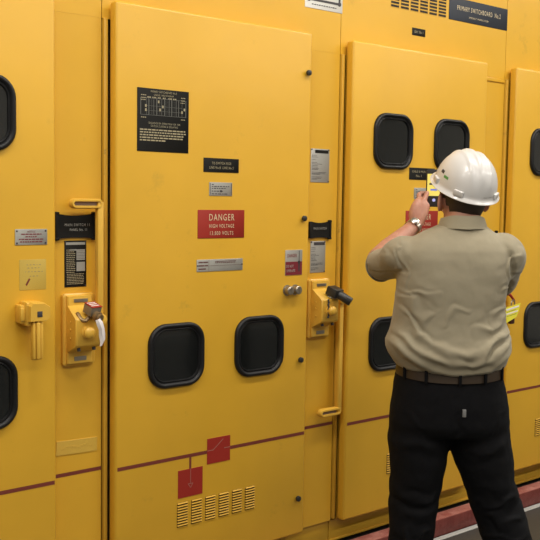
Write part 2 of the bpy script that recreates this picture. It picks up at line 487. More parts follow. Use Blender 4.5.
# small danger warning sticker
o = plate('warning_sticker', 'small grey and maroon danger sticker above the paired lock cylinders', .747, .834, 1.056, 1.155, 0, GREYP, 'sticker')
b = B(); box(b, .748, .833, -.0021, -.0018, 1.057, 1.109); obj('maroon_field', b, MAROON, o)
letters(o, [('DANGER', .781, 1.133, .048, .013)], MAROON, -.0023, bold=.02)
letters(o, [('DO NOT', .770, 1.092, .036, .010), ('OPERATE', .775, 1.074, .044, .010)], GREYP, -.0025, name='field_lettering', bold=.02)
b = B()
vline(b, .817, 1.100, 1.152, -.0025, .003)
lathe(b, (.817, -.0020, 1.106), (0, -1, 0), [(0, .007), (.0005, .007)], 12); vline(b, .817, 1.070, 1.100, -.0025, .007)
obj('hand_pictogram', b, INKP, o)

# operating diagram
o = plate('diagram_plate', 'large black engraved single line diagram plate on the door', .082, .291, 1.509, 1.723, 0, BLACKP, 'sign')
letters(o, [('PRIMARY SWITCHBOARD No.2', .187, 1.713, .105, .007), ('SINGLE LINE DIAGRAM', .187, 1.702, .080, .006)], DIMP, ON, name='title_lettering')
letters(o, [('SEQUENCE OF OPERATION FOR THE', .190, 1.606, .128, .0065), ('SWITCH CLOSING & ISOLATING', .190, 1.596, .110, .0065)], M_('tan_engraving', (.40, .36, .24), .5), ON)
b = B()
x0, x1 = .095, .278
for z in (1.690, 1.633): hline(b, x0, x1, z, ON, .0012)
for i, x in enumerate((.095, .118, .1265, .147, .158, .179, .190, .210, .2185, .239, .248, .262, .278)): vline(b, x, 1.633, 1.690, ON, .0010 if i % 2 else .002)
for z in (1.664, 1.648): hline(b, .118, .262, z, ON, .0008)
for x in (.137, .169, .200, .229):
    for q in (-.007, 0, .007): vline(b, x + q, 1.636, 1.686, ON, .0006)
obj('diagram_lines', b, LINEP, o)
b = B()
for x, z in ((.106, 1.699), (.268, 1.699), (.106, 1.690), (.268, 1.690), (.106, 1.683), (.266, 1.682), (.106, 1.624), (.268, 1.624)): dashes(b, x - .010, x + .010, z, ON - .0002, .003, .002, .003, .006)
for x, z in ((.115, 1.664), (.115, 1.650), (.166, 1.680), (.172, 1.653), (.183, 1.664), (.262, 1.650), (.272, 1.660)): box(b, x - .003, x + .003, ON - .0002, ON, z - .005, z + .004)
for x in (.128, .148, .170, .190, .212, .232): dashes(b, x - .007, x + .008, 1.693, ON - .0002, .004, .002, .003, .006)
for i, z in enumerate((1.583, 1.574, 1.565, 1.556, 1.547)): dashes(b, .092, (.282, .280, .276, .270, .200)[i], z, ON, .0042, .0028, .006, .018)
obj('fine_print', b, DIMP, o)

# notice plate and sticker of the leftmost door
o = plate('notice_plate', 'grey riveted notice plate on the leftmost door above the faded sticker', -.355, -.247, 1.197, 1.247, 0, GREYP, 'sign', corners=True)
letters(o, [('NOTICE', -.301, 1.239, .026, .006)], MAROON, ON, bold=.01)
b = B()
for z, w in ((1.231, .068), (1.223, .040), (1.215, .084), (1.207, .076)): dashes(b, -.301 - w/2, -.301 + w/2, z, ON, .0034, .002, .004, .012)
obj('fine_print', b, MAROON, o)
o = plate('faded_sticker', 'faded yellow sticker with smudged print on the leftmost door', -.341, -.251, 1.054, 1.151, 0, STICK, 'sticker', th=.0008)
b = B()
m = Matrix.Translation((-.313, -.0012, 1.080)) @ Matrix.Rotation(math.radians(30), 4, 'Y'); box(b, -.003, .003, 0, .0003, -.012, .012, mat=m)
obj('red_mark', b, REDL, o)
b = B()
for z, w in ((1.134, .05), (1.124, .045), (1.112, .06), (1.098, .03)): dashes(b, -.292 - w/2, -.292 + w/2, z, -.0011, .0025, .006, .002, .007)
obj('fine_print', b, M_('faded_ink', (.34, .27, .12), .6), o)

# painted over tape on the leftmost strip
b = B(); m = Matrix.Translation((-.116, FY - .001, .507)) @ Matrix.Rotation(math.radians(2), 4, 'Y')
box(b, -.076, .076, -.0015, .001, -.024, .024, .0005, 1, mat=m)
for i in range(11):
    mm = m @ Matrix.Translation((-.055 + i*.0105, 0, random.uniform(-.004, .004))) @ Matrix.Rotation(random.uniform(-.8, .8), 4, 'Y')
    box(b, -.004, .004, -.0022, -.001, -.003, .003, mat=mm)
tag(obj('embossed_tape', b, TAPE), 'strip of painted-over pale yellow tape with embossed marks above the red stripe', 'tape')

# winged black label plates
def winged(x, x1, label, lines, right_only=False, dz=0.):
    b = B(); n = 9; za, zb, zc, zd = [q + dz for q in ((1.196, 1.264, 1.190, 1.270) if right_only else (1.212, 1.294, 1.206, 1.301))]
    rings = []
    for i in range(n):
        t = i / (n - 1); xx = x + .010 + (x1 - x - .020) * t
        c = math.sin(PI * t)
        rings.append([Vector((xx, .044 + .004*c, za + .003*c)), Vector((xx, .044 + .004*c, zb - .006*c)), Vector((xx, .047 + .004*c, zb - .006*c)), Vector((xx, .047 + .004*c, za + .003*c))])
    loft(b, rings)
    o = obj('circuit_name_holder', b, BLACKP); tag(o, label, 'label', 'black circuit name holders')
    for sx in ((x1,) if right_only else (x, x1)):
        b = B(); s = -1 if sx == x1 else 1
        box(b, min(sx, sx + s*.011), max(sx, sx + s*.011), .040, .054, zc, zd, .003)
        box(b, min(sx, sx + s*.014), max(sx, sx + s*.014), .039, .052, zc + .001, zc + .010, .002); box(b, min(sx, sx + s*.014), max(sx, sx + s*.014), .039, .052, zd - .010, zd - .001, .002)
        obj('side_clip', b, BLACKP, o)
    if right_only:
        b = B(); box(b, x, x + .012, .043, .052, za, zb, .002); obj('end_cap', b, BLACKP, o)
    letters(o, lines, M_('grey_engraving', (.38, .37, .33), .5), .0405)
winged(-.198, -.050, 'black clipped circuit label on the strip right of the leftmost door', [('MAIN SWITCH 11', -.120, 1.258, .090, .009), ('PANEL No. 11', -.116, 1.242, .062, .008)])
winged(.910, 1.028, 'black clipped circuit label above the middle operating mechanism', [('MAIN SWITCH', .964, 1.236, .070, .009)], True)
winged(.910 + P, 1.040 + P, 'black clipped circuit label on the strip behind the right shoulder of the man', [('MAIN SWITCH', .968 + P, 1.181, .070, .009)], True, -.055)

def spec_plate(x0, x1, z0, z1, label, mat, ink, head, table=False):
    o = plate('spec_plate', label, x0, x1, z0, z1, FY, mat, 'nameplate')
    y = FY - .0024; h = z1 - z0; w = x1 - x0
    b = B()
    box(b, x0 + w*(.06 if table else .22), x1 - w*.06, y, y + .0003, z1 - h*(.09 if table else .13), z1 - h*.035); obj('heading_band', b, head, o)
    b = B()
    if table:
        for i in range(13): dashes(b, x0 + w*.08, x0 + w*.48, z1 - h*(.20 + i*.04), y, .0022, .0015, .003, .009)
        for i in range(7): dashes(b, x0 + w*.10, x1 - w*.12, z1 - h*(.72 + i*.035), y, .0020, .0015, .003, .010)
    else:
        for q, n in ((.20, .3), (.25, .35), (.32, .25), (.41, .35), (.455, .6), (.50, .35), (.545, .35), (.59, .4), (.62, .42), (.70, .9), (.74, .85), (.76, .5), (.84, .6), (.88, .55), (.91, .3)):
            dashes(b, x0 + w*.06, x0 + w*(.06 + .88*n), z1 - h*q, y, .0018, .002, .003, .008)
    obj('fine_print', b, ink, o)
    if table:
        b = B()
        box(b, x0 + w*.54, x1 - w*.07, y, y + .0003, z1 - h*.42, z1 - h*.19); box(b, x0 + w*.54, x1 - w*.07, y, y + .0003, z1 - h*.66, z1 - h*.46)
        box(b, x0 + w*.22, x0 + w*.54, y, y + .0003, z1 - h*.215, z1 - h*.185)
        obj('value_table', b, GREYP, o)
        b = B()
        for i in range(6): hline(b, x0 + w*.55, x1 - w*.08, z1 - h*(.225 + i*.033), y - .0003, .001)
        obj('table_rule', b, INKP, o)
    b = B()
    b.free()
    for sx, sz in ((x1 - .004, z1 - .004), (x1 - .004, z0 + .004), (x0 + .004, z1 - .004)):
        b = B(); lathe(b, (sx, y + .001, sz), (0, -1, 0), [(0, .0035), (.0015, .003), (.002, .001)], 8); obj('rivet', b, INKP, o)
spec_plate(-.160, -.080, 1.050, 1.205, 'black data plate with grey value table below the leftmost clipped label', BLACKP, DIMP, GREYP, True)
spec_plate(.925, 1.007, 1.055, 1.184, 'grey data plate between the middle clipped label and operating mechanism', GREYP, INKP, INKP)
spec_plate(.918, 1.019, 1.422, 1.557, 'tall grey data plate alone on the strip above the middle clipped label', GREYP, INKP, BLACKP)
spec_plate(.925 + P, 1.007 + P, 1.005, 1.125, 'grey data plate on the strip directly behind the right shoulder of the man', GREYP, INKP, INKP)

# header signs
o = plate('switchboard_sign', 'dark slate PRIMARY SWITCHBOARD No.2 sign high on the header', 1.734, 2.162, 2.175, 2.276, FY - .0005, NAVYP, 'sign')
letters(o, [('PRIMARY SWITCHBOARD  No.2', 1.948, 2.234, .318, .021)], CREAMP, FY - .0029, bold=.0)
letters(o, [('EMERGENCY POWER SYSTEM', 1.945, 2.199, .140, .008)], CREAMP, FY - .0029, name='small_lettering')
o = plate('bay_label', 'tiny black engraved label under the header vents', 1.494, 1.579, 2.075, 2.107, FY - .0005, BLACKP, 'label')
letters(o, [('BAY No.1', 1.536, 2.091, .055, .011)], DIMP, FY - .0029)
o = plate('framed_notice', 'white framed notice with red print at the top edge of the photo', .872, 1.074, 2.108, 2.40, FY - .0005, WHITEP, 'sign')
b = B(); y = FY - .0030
hline(b, .886, 1.061, 2.142, y, .009); vline(b, .891, 2.142, 2.385, y, .010); vline(b, 1.056, 2.142, 2.385, y, .010); hline(b, .886, 1.061, 2.385, y, .009)
for x in (.891, 1.056):
    for z in (2.142, 2.385): lathe(b, (x, y, z), (0, -1, 0), [(0, .009), (.0006, .009)], 12)
obj('black_border', b, INKP, o)
b = B(); box(b, .975, 1.040, y, y + .0003, 2.162, 2.23); obj('red_block', b, REDP, o)
b = B(); dashes(b, .907, 1.042, 2.124, y, .004, .004, .005, .012); obj('fine_print', b, INKP, o)

# ------------------------------------------------------------------ operating mechanisms
def mechanism(dx, label, yo=0.):
    root = empty('operating_mechanism', (dx - .120, FY, .79), label, 'switch mechanism', 'cast operating mechanisms on the front strips')
    b = B()
    loft(b, [rr(dx - .122, .909, .059, .121, .012, FY), rr(dx - .122, .909, .059, .121, .012, .040), rr(dx - .122, .909, .055, .117, .010, .037)])
    obj('back_plate', b, YCAST, root)
    b = B()
    prof = [(.040, 1.024), (.026, 1.022), (.024, .992), (-.030, .955), (-.034, .950), (-.034, .868), (-.030, .862), (.022, .838), (.026, .834), (.026, .798), (.040, .796)]
    xs = ((dx - .170, .004), (dx - .166, 0), (dx - .082, 0), (dx - .078, .004))
    loft(b, [[Vector((x, min(y + i, .040), z)) for y, z in prof] for x, i in xs])
    obj('housing', b, YCAST, root)
    b = B(); box(b, dx - .148, dx - .098, .0225, .025, 1.002, 1.013); obj('number_tag', b, STEEL, root); b = B(); box(b, dx - .146, dx - .102, .0245, .0268, .806, .820)
    obj('number_tag', b, STEEL, root)
    b = B(); lathe(b, (dx - .130, -.032, .908), (0, -1, 0), [(0, .021), (.004, .021), (.006, .013), (.012, .013), (.015, .019), (.024, .0195), (.030, .015), (.033, .006)], 20)
    obj('indicator_knob', b, YCAST, root)
    b = B()
    b.free()
    for z in (.885, .915, .94): b = B(); lathe(b, (dx - .168, .005, z), (-1, 0, 0), [(0, .004), (.004, .0035)], 8); obj('bolt', b, YCAST, root)
    for x in (dx - .15, dx - .095): b = B(); lathe(b, (x, -.012, .856), (0, -.3, -1), [(0, .006), (.012, .006)], 8); obj('bolt', b, INKP, root)
    return root

def lever(root_dx, up, label, x):
    """L shaped operating lever: a bar with a slotted hand grip at its end"""
    y0, y1 = .006, .030
    if up: za, zb, zg = .93, 1.335, 1.3285
    else: za, zb, zg = .47, .955, .477
    root = empty('operating_lever', (x, .03, min(za, zg)), label, 'lever', 'slotted operating levers')
    b = B(); box(b, x - .012, x + .011, y0, y1, za, zb, .005); obj('lever_bar', b, YCAST, root)
    b = B()
    cx = x - .050; hw, hh = .058, .0165
    rings = [(0, .027, .017), (0, .010, .017), (.003, .004, .015), (.009, .004, .011), (.010, .010, .010), (.010, .018, .010)]
    loft(b, [rr(cx, zg, hw - i, hh - i, r, y, 8) for i, y, r in rings], True, False)
    obj('lever_grip', b, YCAST, root)
    b = B(); box(b, cx - hw + .016, cx + hw - .016, .0155, .0185, zg - .0065, zg + .0065); obj('grip_slot', b, M_('dusty_slot', (.24, .17, .14), .6), root)
    # hub that pivots on the mechanism
    b = B(); zz = .945 if not up else .94
    lathe(b, (x - .001, .034, zz), (0, -1, 0), [(0, .020), (.035, .020), (.038, .014)], 16); obj('lever_hub', b, YCAST, root)
    return root

mechanism(.007, 'cast yellow operating mechanism with padlock and white tag, left side')
mechanism(P - .005, 'cast yellow operating mechanism with black handle, middle of the photo')
mechanism(2*P, 'cast yellow operating mechanism hidden behind the torso of the man')
lever(0, True, 'yellow slotted operating lever raised above the left mechanism', -.050)
lever(P, False, 'yellow slotted operating lever hanging below the middle mechanism', 1.064)
lever(2*P, False, 'yellow slotted operating lever hanging behind the right hip of the man', 2.155)

# black rubber handled block on the middle mechanism
def key_block(x, z, y, label, mat, red):
    root = empty('interlock_padlock' if red else 'crank_handle', (x, y, z), label, 'padlock' if red else 'handle')
    rot = Matrix.Translation((x, y, z)) @ Matrix.Rotation(math.radians(14), 4, 'Z') @ Matrix.Rotation(math.radians(20), 4, 'X')
    b = B(); box(b, *((-.022, .022, -.022, .020, -.016, .016) if red else (-.028, .026, -.026, .024, -.018, .018)), .004, mat=rot); obj('lock_body' if red else 'handle_block', b, mat, root)
    return root, rot
root, rot = key_block(.985, .983, -.030, 'black crank handle pointing right from the middle mechanism', BLACKM, False)
b = B(); box(b, -.014, .014, .0, .03, -.030, -.010, .003, mat=rot); obj('handle_clamp', b, STEEL, root)
b = B(); lathe(b, (.992, -.046, .974), (.52, -.72, -.52), [(0, .0165), (.004, .018), (.056, .018), (.060, .016)], 20)
obj('rubber_grip', b, BLACKM, root)
b = B(); tube(b, [(.965, -.012, .965), (.975, -.03, .958), (.990, -.035, .962), (.998, -.030, .975)], [.006]*4, 10); obj('shackle', b, STEEL, root)
b = B()
for i in range(9):
    lathe(b, (.947, -.037, .955 - i*.0085), (.3 if i % 2 else -.3, -.2, -1), [(0, .003), (.004, .0042), (.008, .003)], 8)
obj('chain', b, INKP, root)

root, rot = key_block(-.106, .983, -.035, 'small padlock with red label hanging on the left mechanism', M_('lock_steel', (.32, .28, .22), .4, .6), True)
b = B(); box(b, -.0225, .0225, -.0225, .0205, .0165, .0178, mat=rot); obj('red_label', b, REDP, root)
b = B()
for q in (.012, .002, -.009): box(b, -.017, .017, q - .0022, q + .0022, .0178, .0182, mat=rot)
obj('label_print', b, WHITEP, root)
b = B(); lathe(b, (-.102, -.050, .964), (.30, -.9, -.30), [(0, .016), (.016, .018), (.018, .013), (.026, .013), (.027, .009)], 12); obj('lock_cylinder', b, BRASS, root)
b = B(); tube(b, [(-.146, -.012, .968), (-.143, -.03, .952), (-.130, -.036, .948), (-.116, -.034, .960), (-.114, -.03, .975)], [.007]*5, 10); obj('shackle', b, BRASS, root)
# paper tag
b = B(); pts = [(-.108, -.078, .955, .008), (-.103, -.082, .942, .011), (-.095, -.080, .922, .010), (-.090, -.074, .902, .011), (-.088, -.074, .884, .009), (-.093, -.072, .866, .004)]
loft(b, [[Vector((x - w, y, z - w*.3)), Vector((x - w*.2, y - .006, z)), Vector((x + w, y, z + w*.3)), Vector((x + w, y + .001, z + w*.3)), Vector((x - w*.2, y - .005, z)), Vector((x - w, y + .001, z - w*.3))] for x, y, z, w in pts])
tag(obj('paper_tag', b, PAPER), 'crumpled white paper tag hanging from the red labelled padlock', 'tag')

# red hasp, yellow tag beside the man
root = empty('lockout_padlock', (2.125, -.065, .86), 'red lockout padlock beside the right arm of the man', 'padlock')
b = B(); tube(b, [(2.075, -.04, .905), (2.095, -.06, .915), (2.120, -.065, .895), (2.140, -.062, .880)], [.006, .007, .006, .005], 10); obj('red_hasp', b, REDP, root)
b = B(); tube(b, [(2.112, -.066, .83), (2.112, -.066, .872), (2.124, -.066, .886), (2.136, -.066, .872), (2.136, -.066, .83)], [.0035]*5, 8); obj('shackle', b, STEEL, root)
b = B(); box(b, 2.120, 2.152, -.060, -.042, .768, .826, .004); obj('lock_body', b, M_('dark_maroon_lock', (.07, .02, .015), .4), root)
tg = B()
m = Matrix.Translation((2.112, -.072, .830)) @ Matrix.Rotation(math.radians(-8), 4, 'Y')
ring = [(-.050, .030), (.068, .030), (.052, -.004), (.028, -.032), (-.050, -.044)]
loft(tg, [[m @ Vector((x, yy, z)) for x, z in ring] for yy in (0, -.0012)])
o = obj('lockout_tag', tg, YTAG); tag(o, 'bright yellow lockout tag hanging beside the right arm of the man', 'tag')
b = B()
for z0, z1 in ((.014, .022), (-.006, .000)): box(b, -.048, .052 if z0 > 0 else .040, -.0018, -.0012, z0, z1, mat=m)
obj('tag_stripe', b, PAPER, o)
b = B()
for z in (.006, -.014): dashes(b, -.045, .03, z, -.0016, .002)
b.transform(m); obj('tag_print', b, INKP, o)
# ------------------------------------------------------------------ the man
SKIN = M_('skin', (.50, .24, .16), .5, nodes=lambda nt, b: (nt.links.new(noise_mix(nt, 22, 5, .3, .75, (.54, .27, .185), (.42, .18, .12))[1].outputs[0], b.inputs['Base Color'])))
SKIN.node_tree.nodes['Principled BSDF'].inputs['Subsurface Weight'].default_value = .08
SKIN.node_tree.nodes['Principled BSDF'].inputs['Subsurface Scale'].default_value = .01
def cloth(c1, c2, weave, bs):
    def f(nt, b):
        tc = nt.nodes.new('ShaderNodeTexCoord')
        n, r = noise_mix(nt, 7, 5, .3, .75, c1, c2, tc.outputs['Object'])
        nt.links.new(r.outputs[0], b.inputs['Base Color'])
        w = nt.nodes.new('ShaderNodeTexNoise'); w.inputs['Scale'].default_value = weave; nt.links.new(tc.outputs['Object'], w.inputs['Vector'])
        w2 = nt.nodes.new('ShaderNodeTexNoise'); w2.inputs['Scale'].default_value = 16; w2.inputs['Detail'].default_value = 2; nt.links.new(tc.outputs['Object'], w2.inputs['Vector'])
        b1 = nt.nodes.new('ShaderNodeBump'); b1.inputs['Strength'].default_value = bs; b1.inputs['Distance'].default_value = .012; nt.links.new(w2.outputs['Fac'], b1.inputs['Height'])
        b2 = nt.nodes.new('ShaderNodeBump'); b2.inputs['Strength'].default_value = .2; b2.inputs['Distance'].default_value = .001; nt.links.new(w.outputs['Fac'], b2.inputs['Height'])
        nt.links.new(b1.outputs['Normal'], b2.inputs['Normal']); nt.links.new(b2.outputs['Normal'], b.inputs['Normal'])
        b.inputs['Sheen Weight'].default_value = .15
    return f
SHIRT = M_('tan_cotton', (.32, .28, .19), .85, spec=.2, nodes=cloth((.325, .285, .198), (.29, .25, .172), 500, .22))
TROUS = M_('black_cotton', (.008, .008, .010), .9, spec=.2, nodes=cloth((.0042, .0042, .0055), (.0030, .0030, .0038), 400, .35))
for m_ in (TROUS,): m_.node_tree.nodes['Principled BSDF'].inputs['Sheen Weight'].default_value = 0
BELT = M_('brown_leather', (.040, .024, .012), .5)
HAIR = M_('dark_brown_hair', (.040, .024, .015), .6)
HATM = M_('white_hard_plastic', (.66, .645, .63), .32, coat=.2)
BOOT = M_('black_boot_leather', (.012, .011, .010), .4)
GREENP = M_('green_print', (.10, .32, .08), .5)

man = empty('person', (.92445, -.68862, FLOORZ), 'man seen from behind in tan shirt, black trousers and white hard hat, raising a phone', 'person', rz=-.682128595)
HEADC = Vector((.030, .052, 1.512))
Rh = Matrix.Rotation(math.radians(12), 4, 'Z') @ Matrix.Rotation(math.radians(8), 4, 'X')
Hh = Matrix.Translation(HEADC) @ Rh

# ---- body: one continuous figure
b = B()
# head
hv = ellipsoid(b, (0, 0, 0), (.074, .094, .115), u=32, v=24)
for v in hv:
    x, y, z = v.co
    if z < -.01: v.co.x *= 1 - .28 * min(1, (-z - .01) / .105); 
    if z < -.02 and y < 0: v.co.y *= 1 - .20 * min(1, (-z - .02) / .09)   # nape
    if y > .05: v.co.y = .05 + (y - .05) * .85
ellipsoid(b, (0, .088, -.018), (.013, .020, .022)); ellipsoid(b, (0, .080, .008), (.009, .012, .030))      # nose
ellipsoid(b, (0, .080, -.062), (.024, .010, .006)); ellipsoid(b, (0, .079, -.072), (.021, .011, .007))     # lips
ellipsoid(b, (0, .070, -.098), (.024, .018, .016))                                                          # chin
for s in (-1, 1):
    ellipsoid(b, (s*.031, .082, .027), (.024, .010, .007))                                                  # brow
    ear = Matrix.Rotation(s*math.radians(34), 4, 'Z')
    ellipsoid(b, (s*.084, -.012, -.014), (.008, .020, .034), rot=ear.to_3x3())
    ellipsoid(b, (s*.074, .006, -.034), (.008, .010, .012))
b.transform(Hh)
tube(b, [(.022, .0, 1.33), (.026, .012, 1.40), (.030, .030, 1.455), (.030, .045, 1.50)], [(.075, .068), (.062, .062), (.058, .060), (.056, .060)], 20)
# trunk (under the clothes)
def ering(cx, cy, z, hw, hd, n=32, tilt=0., p=2.2):
    out = []
    for i in range(n):
        a = 2*PI*i/n; c, s_ = math.cos(a), math.sin(a)
        x = hw * math.copysign(abs(c)**(2/p), c); y = hd * math.copysign(abs(s_)**(2/p), s_)
        out.append(Vector((cx + x, cy + y, z + tilt * x)))
    return out
loft(b, [ering(0, .01, .80, .150, .105), ering(0, .01, .92, .150, .095), ering(0, .01, 1.02, .152, .095), ering(0, .01, 1.15, .162, .100), ering(0, .01, 1.28, .165, .095), ering(0, .005, 1.345, .150, .075), ering(.01, .005, 1.385, .09, .06)])
# arms
LS, LE, LW = Vector((-.150, .01, 1.318)), Vector((-.238, .192, 1.283)), Vector((-.077, .345, 1.414))
RS, RE, RW = Vector((.165, .01, 1.315)), Vector((.205, .200, 1.190)), Vector((.062, .365, 1.412))
for a, e, w_ in ((LS, LE, LW), (RS, RE, RW)):
    tube(b, [a, a.lerp(e, .5), e], [.052, .045, .040], 18)
    tube(b, [e, e.lerp(w_, .3), e.lerp(w_, .75), w_], [(.043, .043), (.043, .042), (.031, .029), (.028, .021)], 18)
# legs (under the trousers)
for s, (hx, kx, ax, ay) in ((-1, (-.095, -.112, -.128, .0)), (1, (.098, .165, .265, .02))):
    tube(b, [(hx, .01, .84), (hx*1.05, .01, .65), (kx, .02, .47), ((kx+ax)/2, .0, .32), (ax, ay - .02, .10)], [.085, .078, .056, .052, .036], 18)
# hands
def hand(b, wrist, palm_c, fingers, thumb, pr):
    tube(b, [wrist, wrist.lerp(palm_c, .5), palm_c], [(.027, .020), (.034, .020), pr], 16)
    for pts, rr_ in fingers + [thumb]: tube(b, pts, rr_, 12)
PH = Vector((.0, .400, 1.548))                   # phone centre
# left hand: wraps the left edge, fingers behind the phone, thumb on the near side
pc = Vector((-.052, .372, 1.478))
fl = []
for i, (z, l) in enumerate(((1.522, 1.0), (1.502, 1.06), (1.482, 1.0), (1.463, .85))):
    base = Vector((-.056, .385, z - .026))
    fl.append(([base, Vector((-.062 + .002*i, .405, z - .004)), Vector((-.050, .424, z + .006)), Vector((-.050 + .034*l, .4205, z + .008))], [.0105, .0098, .0088, .0075]))
th = ([Vector((-.068, .362, 1.455)), Vector((-.057, .362, 1.485)), Vector((-.044, .374, 1.508)), Vector((-.033, .386, 1.530))], [.015, .013, .0108, .0088])
hand(b, LW, pc, fl, th, (.030, .024))
tube(b, [LW, Vector((-.084, .352, 1.445)), Vector((-.078, .362, 1.475)), Vector((-.067, .378, 1.500))], [.024, .024, .021, .014], 14)
# right hand: mirrored on the right edge
pc = Vector((.062, .378, 1.472))
fl = []
for i, (z, l) in enumerate(((1.518, 1.0), (1.498, 1.06), (1.478, 1.0), (1.459, .85))):
    base = Vector((.068, .388, z - .026))
    fl.append(([base, Vector((.072 - .002*i, .405, z - .004)), Vector((.052, .424, z + .006)), Vector((.052 - .030*l, .4205, z + .008))], [.0105, .0098, .0088, .0075]))
th = ([Vector((.074, .368, 1.450)), Vector((.060, .370, 1.472)), Vector((.046, .378, 1.488)), Vector((.030, .387, 1.497))], [.015, .013, .0108, .0088])
hand(b, RW, pc, fl, th, (.030, .024))
b = remesh(b, .0040, 3)
body = obj('body', b, SKIN, man, world=False, smooth=0)
body.data.shade_smooth()
# eyes
for s in (-1, 1):
    b = B(); ellipsoid(b, (s*.031, .079, .012), (.012, .010, .007)); b.transform(Hh); e_ = obj('eye', b, PAPER, man, world=False); e_['label'] = 'eye'
    b = B(); ellipsoid(b, (s*.030, .0865, .012), (.0048, .0030, .0048)); b.transform(Hh); obj('iris', b, HAIR, e_, world=False)

# ---- hair
b = B()
hv = ellipsoid(b, (0, -.004, .002), (.0785, .099, .1175), u=40, v=30)
bmesh.ops.delete(b, geom=[v for v in hv if v.co.z < -.085 or (v.co.y > .020 and v.co.z < .062) or (v.co.y > -.022 and v.co.z < -.005) or (v.co.z < -.03 and v.co.y > -.035)], context='VERTS')
for v in b.verts:
    x, y, z = v.co
    if z < -.01: v.co.x *= 1 - .24 * min(1, (-z - .01) / .105)
    if z < -.02 and y < 0: v.co.y *= 1 - .17 * min(1, (-z - .02) / .09)
    v.co += Vector((x, y, 0)).normalized() * (.002 * noise.noise(Vector((x*90, y*90, z*25))))
b.transform(Hh)
obj('hair', b, HAIR, man, world=False)['label'] = 'short dark brown hair'
b = B()
tube(b, [(-.030, -.020, 1.468), (.028, -.036, 1.462), (.085, -.018, 1.468)], [(.010, .028)]*3, 14)
b.free()

# ---- shirt
b = B()
secs = [(.921, -.002, .012, .184, .132), (.940, -.004, .008, .196, .134), (.962, -.008, .004, .208, .142), (.985, -.012, .002, .215, .145), (1.010, -.012, .004, .217, .142), (1.050, -.010, .008, .206, .134),
        (1.100, -.012, .010, .192, .130), (1.150, -.010, .010, .188, .130), (1.200, -.006, .008, .188, .130), (1.250, -.002, .006, .190, .126), (1.300, .0, .004, .192, .118), (1.335, .0, .004, .186, .108), (1.365, .003, .006, .168, .092),
        (1.390, .012, .008, .130, .076), (1.408, .020, .012, .098, .070), (1.420, .026, .016, .080, .068)]
loft(b, [ering(cx, cy, z, hw, hd, 48, 0, 2.5) for z, cx, cy, hw, hd in secs])
tube(b, [LS + Vector((.02, -.012, -.018)), LS + Vector((-.022, .018, -.006)), LS.lerp(LE, .45) + Vector((0, 0, -.016)), LS.lerp(LE, .93) + Vector((0, -.004, -.022))], [(.080, .070), (.077, .068), (.066, .060), (.063, .060)], 28, round_ends=False)
tube(b, [RS + Vector((-.02, -.010, -.012)), RS + Vector((.008, .018, -.005)), RS.lerp(RE, .45), RS.lerp(RE, .78)], [(.082, .080), (.080, .084), (.068, .076), (.064, .072)], 28, round_ends=False)
b = remesh(b, .0055, 14, .6)
b.normal_update()
# folds: centre lines drawn in the cloth's own frame (x, z), seen from the back: (points, width, height)
FOLDS = [([(-.215, 1.022), (-.17, 0.977), (-.08, 0.937), (.02, 0.925), (.11, 0.937), (.19, 0.987)], .010, .011),
         ([(-.200, 1.062), (-.15, 1.007), (-.07, 0.967), (.03, 0.952), (.12, 0.972), (.19, 1.032)], .011, .009),
         ([(-.17, 1.082), (-.11, 1.032), (-.03, 0.997), (.06, 0.997), (.14, 1.042)], .011, .006),
         ([(.195, 1.082), (.13, 1.032), (.08, 0.992), (.05, 0.952)], .010, .008),
         ([(.19, 1.122), (.12, 1.087), (.05, 1.067)], .010, .006),
         ([(.19, 1.172), (.15, 1.132), (.11, 1.112)], .008, .006),
         ([(-.19, 1.132), (-.15, 1.092), (-.11, 1.032)], .010, .007),
         ([(-.20, 1.20), (-.14, 1.185), (-.08, 1.18)], .008, .006), ([(-.20, 1.17), (-.15, 1.15), (-.10, 1.11)], .008, .006),
         ([(-.05, 1.09), (-.01, 1.125), (.02, 1.165)], .006, .004),
         ([(-.185, 1.37), (-.19, 1.30), (-.193, 1.20)], .004, .003),
         ([(-.235, 1.33), (-.25, 1.30), (-.29, 1.285)], .009, .008), ([(-.20, 1.33), (-.235, 1.285), (-.27, 1.25)], .010, .007), ([(-.205, 1.26), (-.24, 1.25)], .007, .005),
         ([(.185, 1.35), (.195, 1.28), (.19, 1.20)], .006, .006), ([(.17, 1.24), (.20, 1.22), (.23, 1.24)], .008, .007), ([(.15, 1.19), (.18, 1.175), (.20, 1.19)], .008, .006), ([(.20, 1.27), (.225, 1.255)], .006, .005)]
WMUL, HMUL = 1.3, .85
def fold_h(x, z):
    h = 0
    for pts, wd, ht in FOLDS:
        d = 9; wd *= WMUL; ht *= HMUL; x += .006*noise.noise(Vector((x*20, z*20, 3))); z += .006*noise.noise(Vector((x*20, z*20, 9)))
        for (ax, az), (bx, bz) in zip(pts[:-1], pts[1:]):
            vx, vz = bx-ax, bz-az; t = max(0, min(1, ((x-ax)*vx + (z-az)*vz) / (vx*vx + vz*vz)))
            dd = math.hypot(x - ax - t*vx, z - az - t*vz); d = min(d, dd)
        if d < wd*3:
            e0 = math.hypot(x - pts[0][0], z - pts[0][1]); e1 = math.hypot(x - pts[-1][0], z - pts[-1][1])
            fade = min(1, e0/.035 + .15, e1/.035 + .15)
            h += ht * fade * (math.exp(-(d/wd)**2) - .35*math.exp(-((d - wd*1.7)/wd)**2))
    return h
mv = []
for v in b.verts:
    x, y, z = v.co; n = v.normal
    back = max(0, min(1, -n.y * 1.5 + .3))
    d = fold_h(x, z) * back
    low = max(0, min(1, (1.08 - z) / .12))
    d += (.0035 + .002*low) * noise.noise(Vector((x*9 + 3, y*9, z*13)))
    d += .0010 * noise.noise(Vector((x*30, y*30, z*34)))
    mv.append((v, n * d))
for v, d in mv: v.co += d
for v in b.verts:
    if v.co.z < 1.06: v.co.z += .013 * (v.co.x/.2)**2 * min(1, (1.06 - v.co.z)/.08)
